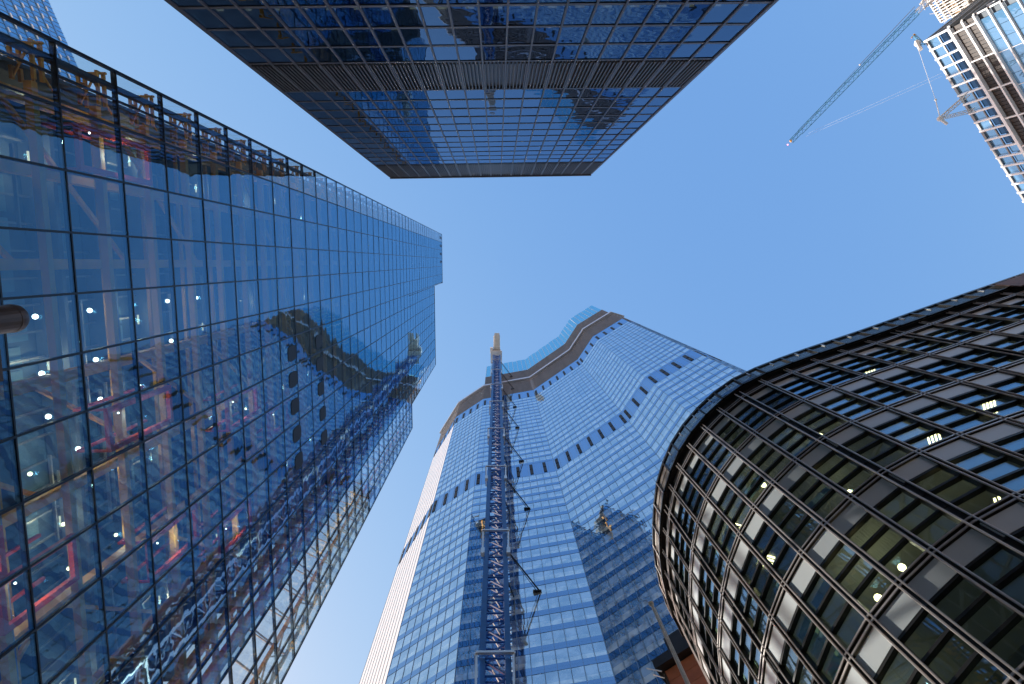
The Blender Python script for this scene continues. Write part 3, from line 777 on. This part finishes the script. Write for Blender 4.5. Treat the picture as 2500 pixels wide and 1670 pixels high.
# ================================================================== 9. luffing crane at the top right
tip = at(1930, 345, 205); root = at(2262, 4, 190)
T = thing('tower_crane', (root.x, root.y, 0), 'pale blue luffing crane jib reaching across the sky at the top right', 'crane')
ax = (tip - root); LJ = ax.length; ax.normalize()
sx = ax.cross(Vector((0, 0, 1))).normalized(); sy = sx.cross(ax)
NS = 14; ls = LJ / NS
def jp(s, a, b): return root + ax * s + sx * a + sy * b
for k in range(NS):
    b = MB(); s0 = k * ls; s1 = s0 + ls; hw = .85 * (1 if 0 < k < NS - 1 else .8)
    cn = [(-hw, -hw), (hw, -hw), (0, hw)]
    for c in cn: b.bar(jp(s0, *c), jp(s1, *c), .11)
    m_ = (s0 + s1) / 2
    for i in range(3):
        a, c = cn[i], cn[(i + 1) % 3]
        b.bar(jp(s0, *a), jp(m_, *c), .06); b.bar(jp(m_, *c), jp(s1, *a), .06); b.bar(jp(s0, *a), jp(s0, *c), .05)
    b.build('jib_section', M['jib_blue'] if k > 0 else M['steel_white'], T)
b = MB(); b.bar(jp(.5, 0, 7), jp(LJ * .42, 0, 5.5), .10); b.bar(jp(LJ * .42, 0, 5.5), jp(LJ - 1, 0, .8), .045); b.build('pendant_line', M['grey_metal'], T)
b = MB(); b.sphere(jp(LJ * .42, 0, 5.5), .28); b.build('line_block', M['steel_white'], T)
b = MB(); b.sphere(jp(LJ - .2, 0, 0), .35); b.bar(jp(LJ, -.4, 0), jp(LJ, .4, 0), .2); b.build('jib_head', M['orange'], T)
b = MB(); b.sphere(jp(LJ + 1.3, 0, -.5), .22); b.build('warning_light', M['red_light'], T)
b = MB()
for a in (-1.6, 1.6):
    b.bar(jp(-5, a, -1), jp(1.5, a * .5, 0), .3); b.bar(jp(-5, a, 3.5), jp(1.5, a * .5, 0), .22); b.bar(jp(-5, a, -1), jp(-5, a, 3.5), .2)
for s in range(-5, 2): b.bar(jp(s, -1.3, -.8), jp(s + .7, 1.3, -.4), .12)
b.build('jib_foot', M['steel_white'], T)
b = MB(); o = jp(-9, 0, -1)
b.box(o.x - 4, o.x + 4, o.y - 3.2, o.y + 3.2, o.z - 2.0, o.z + 1.8); b.build('machine_deck', M['steel_white'], T)
b = MB()
for (x, y) in ((-1.1, -1.1), (1.1, -1.1), (1.1, 1.1), (-1.1, 1.1)): b.box(o.x + x - .15, o.x + x + .15, o.y + y - .15, o.y + y + .15, 0, o.z - 2)
for k in range(40):
    z = k * 4.5; b.bar((o.x - 1.1, o.y - 1.1, z), (o.x + 1.1, o.y - 1.1, z + 4.5), .09); b.bar((o.x - 1.1, o.y + 1.1, z), (o.x - 1.1, o.y - 1.1, z + 4.5), .09)
b.build('mast', M['jib_blue'], T)
T = thing('hoist_cable', tuple(at(1960, 330, 200)), 'two thin faint cables stretching across the sky from the crane jib to the finned tower', 'cable')
b = MB()
for (a, c) in (((1966, 334), (2300, 186)), ((1972, 326), (2300, 178))):
    b.bar(at(*a, 203), at(*c, 165), .016, 3)
b.build('wire', M['grey_metal'], T)

# ================================================================== 10. maintenance cranes on the finned tower
def latt(b, p, q, r0, r1, n, rr=.09):
    p = Vector(p); q = Vector(q); d = (q - p).normalized(); x = d.cross(Vector((0, 0, 1))).normalized(); y = x.cross(d)
    prev = None
    for i in range(n + 1):
        t = i / n; c = p + (q - p) * t; r = r0 + (r1 - r0) * t; cur = [c + x * r, c - x * r, c + y * r * 1.3]
        if prev:
            for j in range(3): b.bar(prev[j], cur[j], rr); b.bar(prev[j], cur[(j + 1) % 3], rr * .7)
        prev = cur
T = thing('maintenance_crane', tuple(at(2240, 110, 174)), 'small white and blue maintenance crane head at the tip of the finned tower roof corner', 'crane')
p1 = at(2232, 85, 176); p2 = at(2254, 110, 173)
b = MB(); latt(b, p1, p2, .35, .55, 4, .12); b.build('arm', M['jib_blue'], T)
b = MB(); b.sphere(at(2240, 106, 174.5), .85, 8, 6); b.bar(at(2237, 100, 174.5), at(2248, 122, 173), .5, 6); b.build('winch', M['steel_white'], T)
b = MB(); b.sphere(p1, .3); b.bar(p1, p1 + Vector((-.6, .8, .2)), .15); b.build('pulley', M['orange'], T)
b = MB(); e1 = at(2284, 244, 160); b.bar(at(2241, 118, 173.5), e1, .05, 4); b.bar(e1, at(2294, 284, 157), .11, 4); b.build('cable', M['steel_white'], T)
b = MB(); b.sphere(e1, .32); b.build('hook_block', M['steel_white'], T)
T = thing('derrick', tuple(at(2340, 250, 158)), 'white lattice derrick arm folded out from the side of the finned tower', 'crane')
tp = at(2294, 290, 157)
b = MB(); latt(b, at(2366, 228, 166), tp, .5, .35, 8, .12); b.build('arm', M['steel_white'], T)
b = MB(); latt(b, at(2382, 268, 161), tp, .5, .35, 8, .10); b.build('arm', M['steel_white'], T)
b = MB(); b.sphere(tp, .65); b.bar(tp, tp + Vector((1.6, 1.4, -.6)), .35); b.build('pivot', M['steel_white'], T)

# ================================================================== 11. terracotta building, flagpole, street furniture
T = thing('low_building', (8, 16, 0), 'terracotta clad building corner with a dark cornice at the bottom right', 'building')
k0 = at(1614, 1617, 36.3); k1 = at(1682, 1573, 36.3); d_ = (k1.xy - k0.xy).normalized()
F11 = Face(k0.xy, k0.xy + d_ * 2.3)
b = MB(); b.fbox(F11, .0, 2.3, -6, -.03, 0, 36); b.build('body', M['bronze'], T)
for i in range(26):
    z = 35.4 - i * .95
    b = MB(); b.fbox(F11, .02, 2.3, -.03, .03, z - .93, z - .01); b.build('plank', M['terracotta'], T)
b = MB(); b.fbox(F11, -.4, 2.3, -6.2, .45, 35.5, 36.3); b.build('cornice', M['bronze'], T)
b = MB(); b.fbox(F11, -.12, .0, -6, .08, 4, 35.4); b.build('corner_trim', M['bronze'], T)
b = MB(); b.fbox(F11, .5, 2.3, -5.5, -1.0, 36.3, 39.5); b.build('roof_box', M['bronze'], T)
b = MB(); b.bar(F11.p(-.1, .3, 35.2), F11.p(-.8, .7, 35.6), .04); b.bar(F11.p(-.1, .3, 34.6), F11.p(-.6, .5, 35.1), .03); b.build('lamp_bracket', M['galv'], T)
fp = at(1591, 1477, 14)
T = thing('flagpole', (fp.x, fp.y, 0), 'slim pale flagpole with a rope in front of the terracotta corner', 'flagpole')
b = MB(); b.bar((fp.x, fp.y, 0), (fp.x, fp.y, 14), .062, 10, .026); b.build('pole', M['rope'], T)
b = MB(); b.sphere((fp.x, fp.y, 14.05), .06, 10, 8); b.build('finial', M['rope'], T)
b = MB(); b.bar((fp.x + .075, fp.y, 1), (fp.x + .04, fp.y, 13.9), .008, 5); b.build('halyard', M['steel_white'], T)
b = MB(); b.box(fp.x + .05, fp.x + .12, fp.y - .03, fp.y + .03, 7.6, 7.7); b.build('cleat', M['black_metal'], T)

lp = at(42, 776, 4.0)
T = thing('street_lamp', (lp.x, lp.y, 0), 'rounded top of a brown street lamp column at the left edge', 'street lamp')
b = MB(); b.bar((lp.x, lp.y, 0), (lp.x, lp.y, 3.955), .052, 24); b.build('column', M['lampbrown'], T)
b = MB()
prof = [(.052, 3.955), (.0535, 3.957), (.0535, 3.975), (.051, 3.99), (.044, 4.004), (.03, 4.012), (0.001, 4.016)]
nn = 24
for r, z in prof:
    for i in range(nn): b.v.append((lp.x + r * math.cos(2 * math.pi * i / nn), lp.y + r * math.sin(2 * math.pi * i / nn), z))
for j in range(len(prof) - 1):
    for i in range(nn): b.f.append((j * nn + i, j * nn + (i + 1) % nn, (j + 1) * nn + (i + 1) % nn, (j + 1) * nn + i))
b.build('cap', M['lampbrown'], T)
sp_ = at(2, 880, 3.2)
T = thing('sign_post', (sp_.x, sp_.y, 0), 'edge of a dark brown sign board below the street lamp', 'sign')
q_ = at(9, 930, 3.2); q2 = at(1, 850, 3.2)
b = MB(); b.box(q_.x - .5, q_.x, q2.y, q_.y, 2.6, 3.2); b.build('board', M['lampbrown'], T)
b = MB(); b.bar((q_.x - .25, (q2.y + q_.y) / 2, 0), (q_.x - .25, (q2.y + q_.y) / 2, 2.6), .03, 10); b.build('pole', M['black_metal'], T)
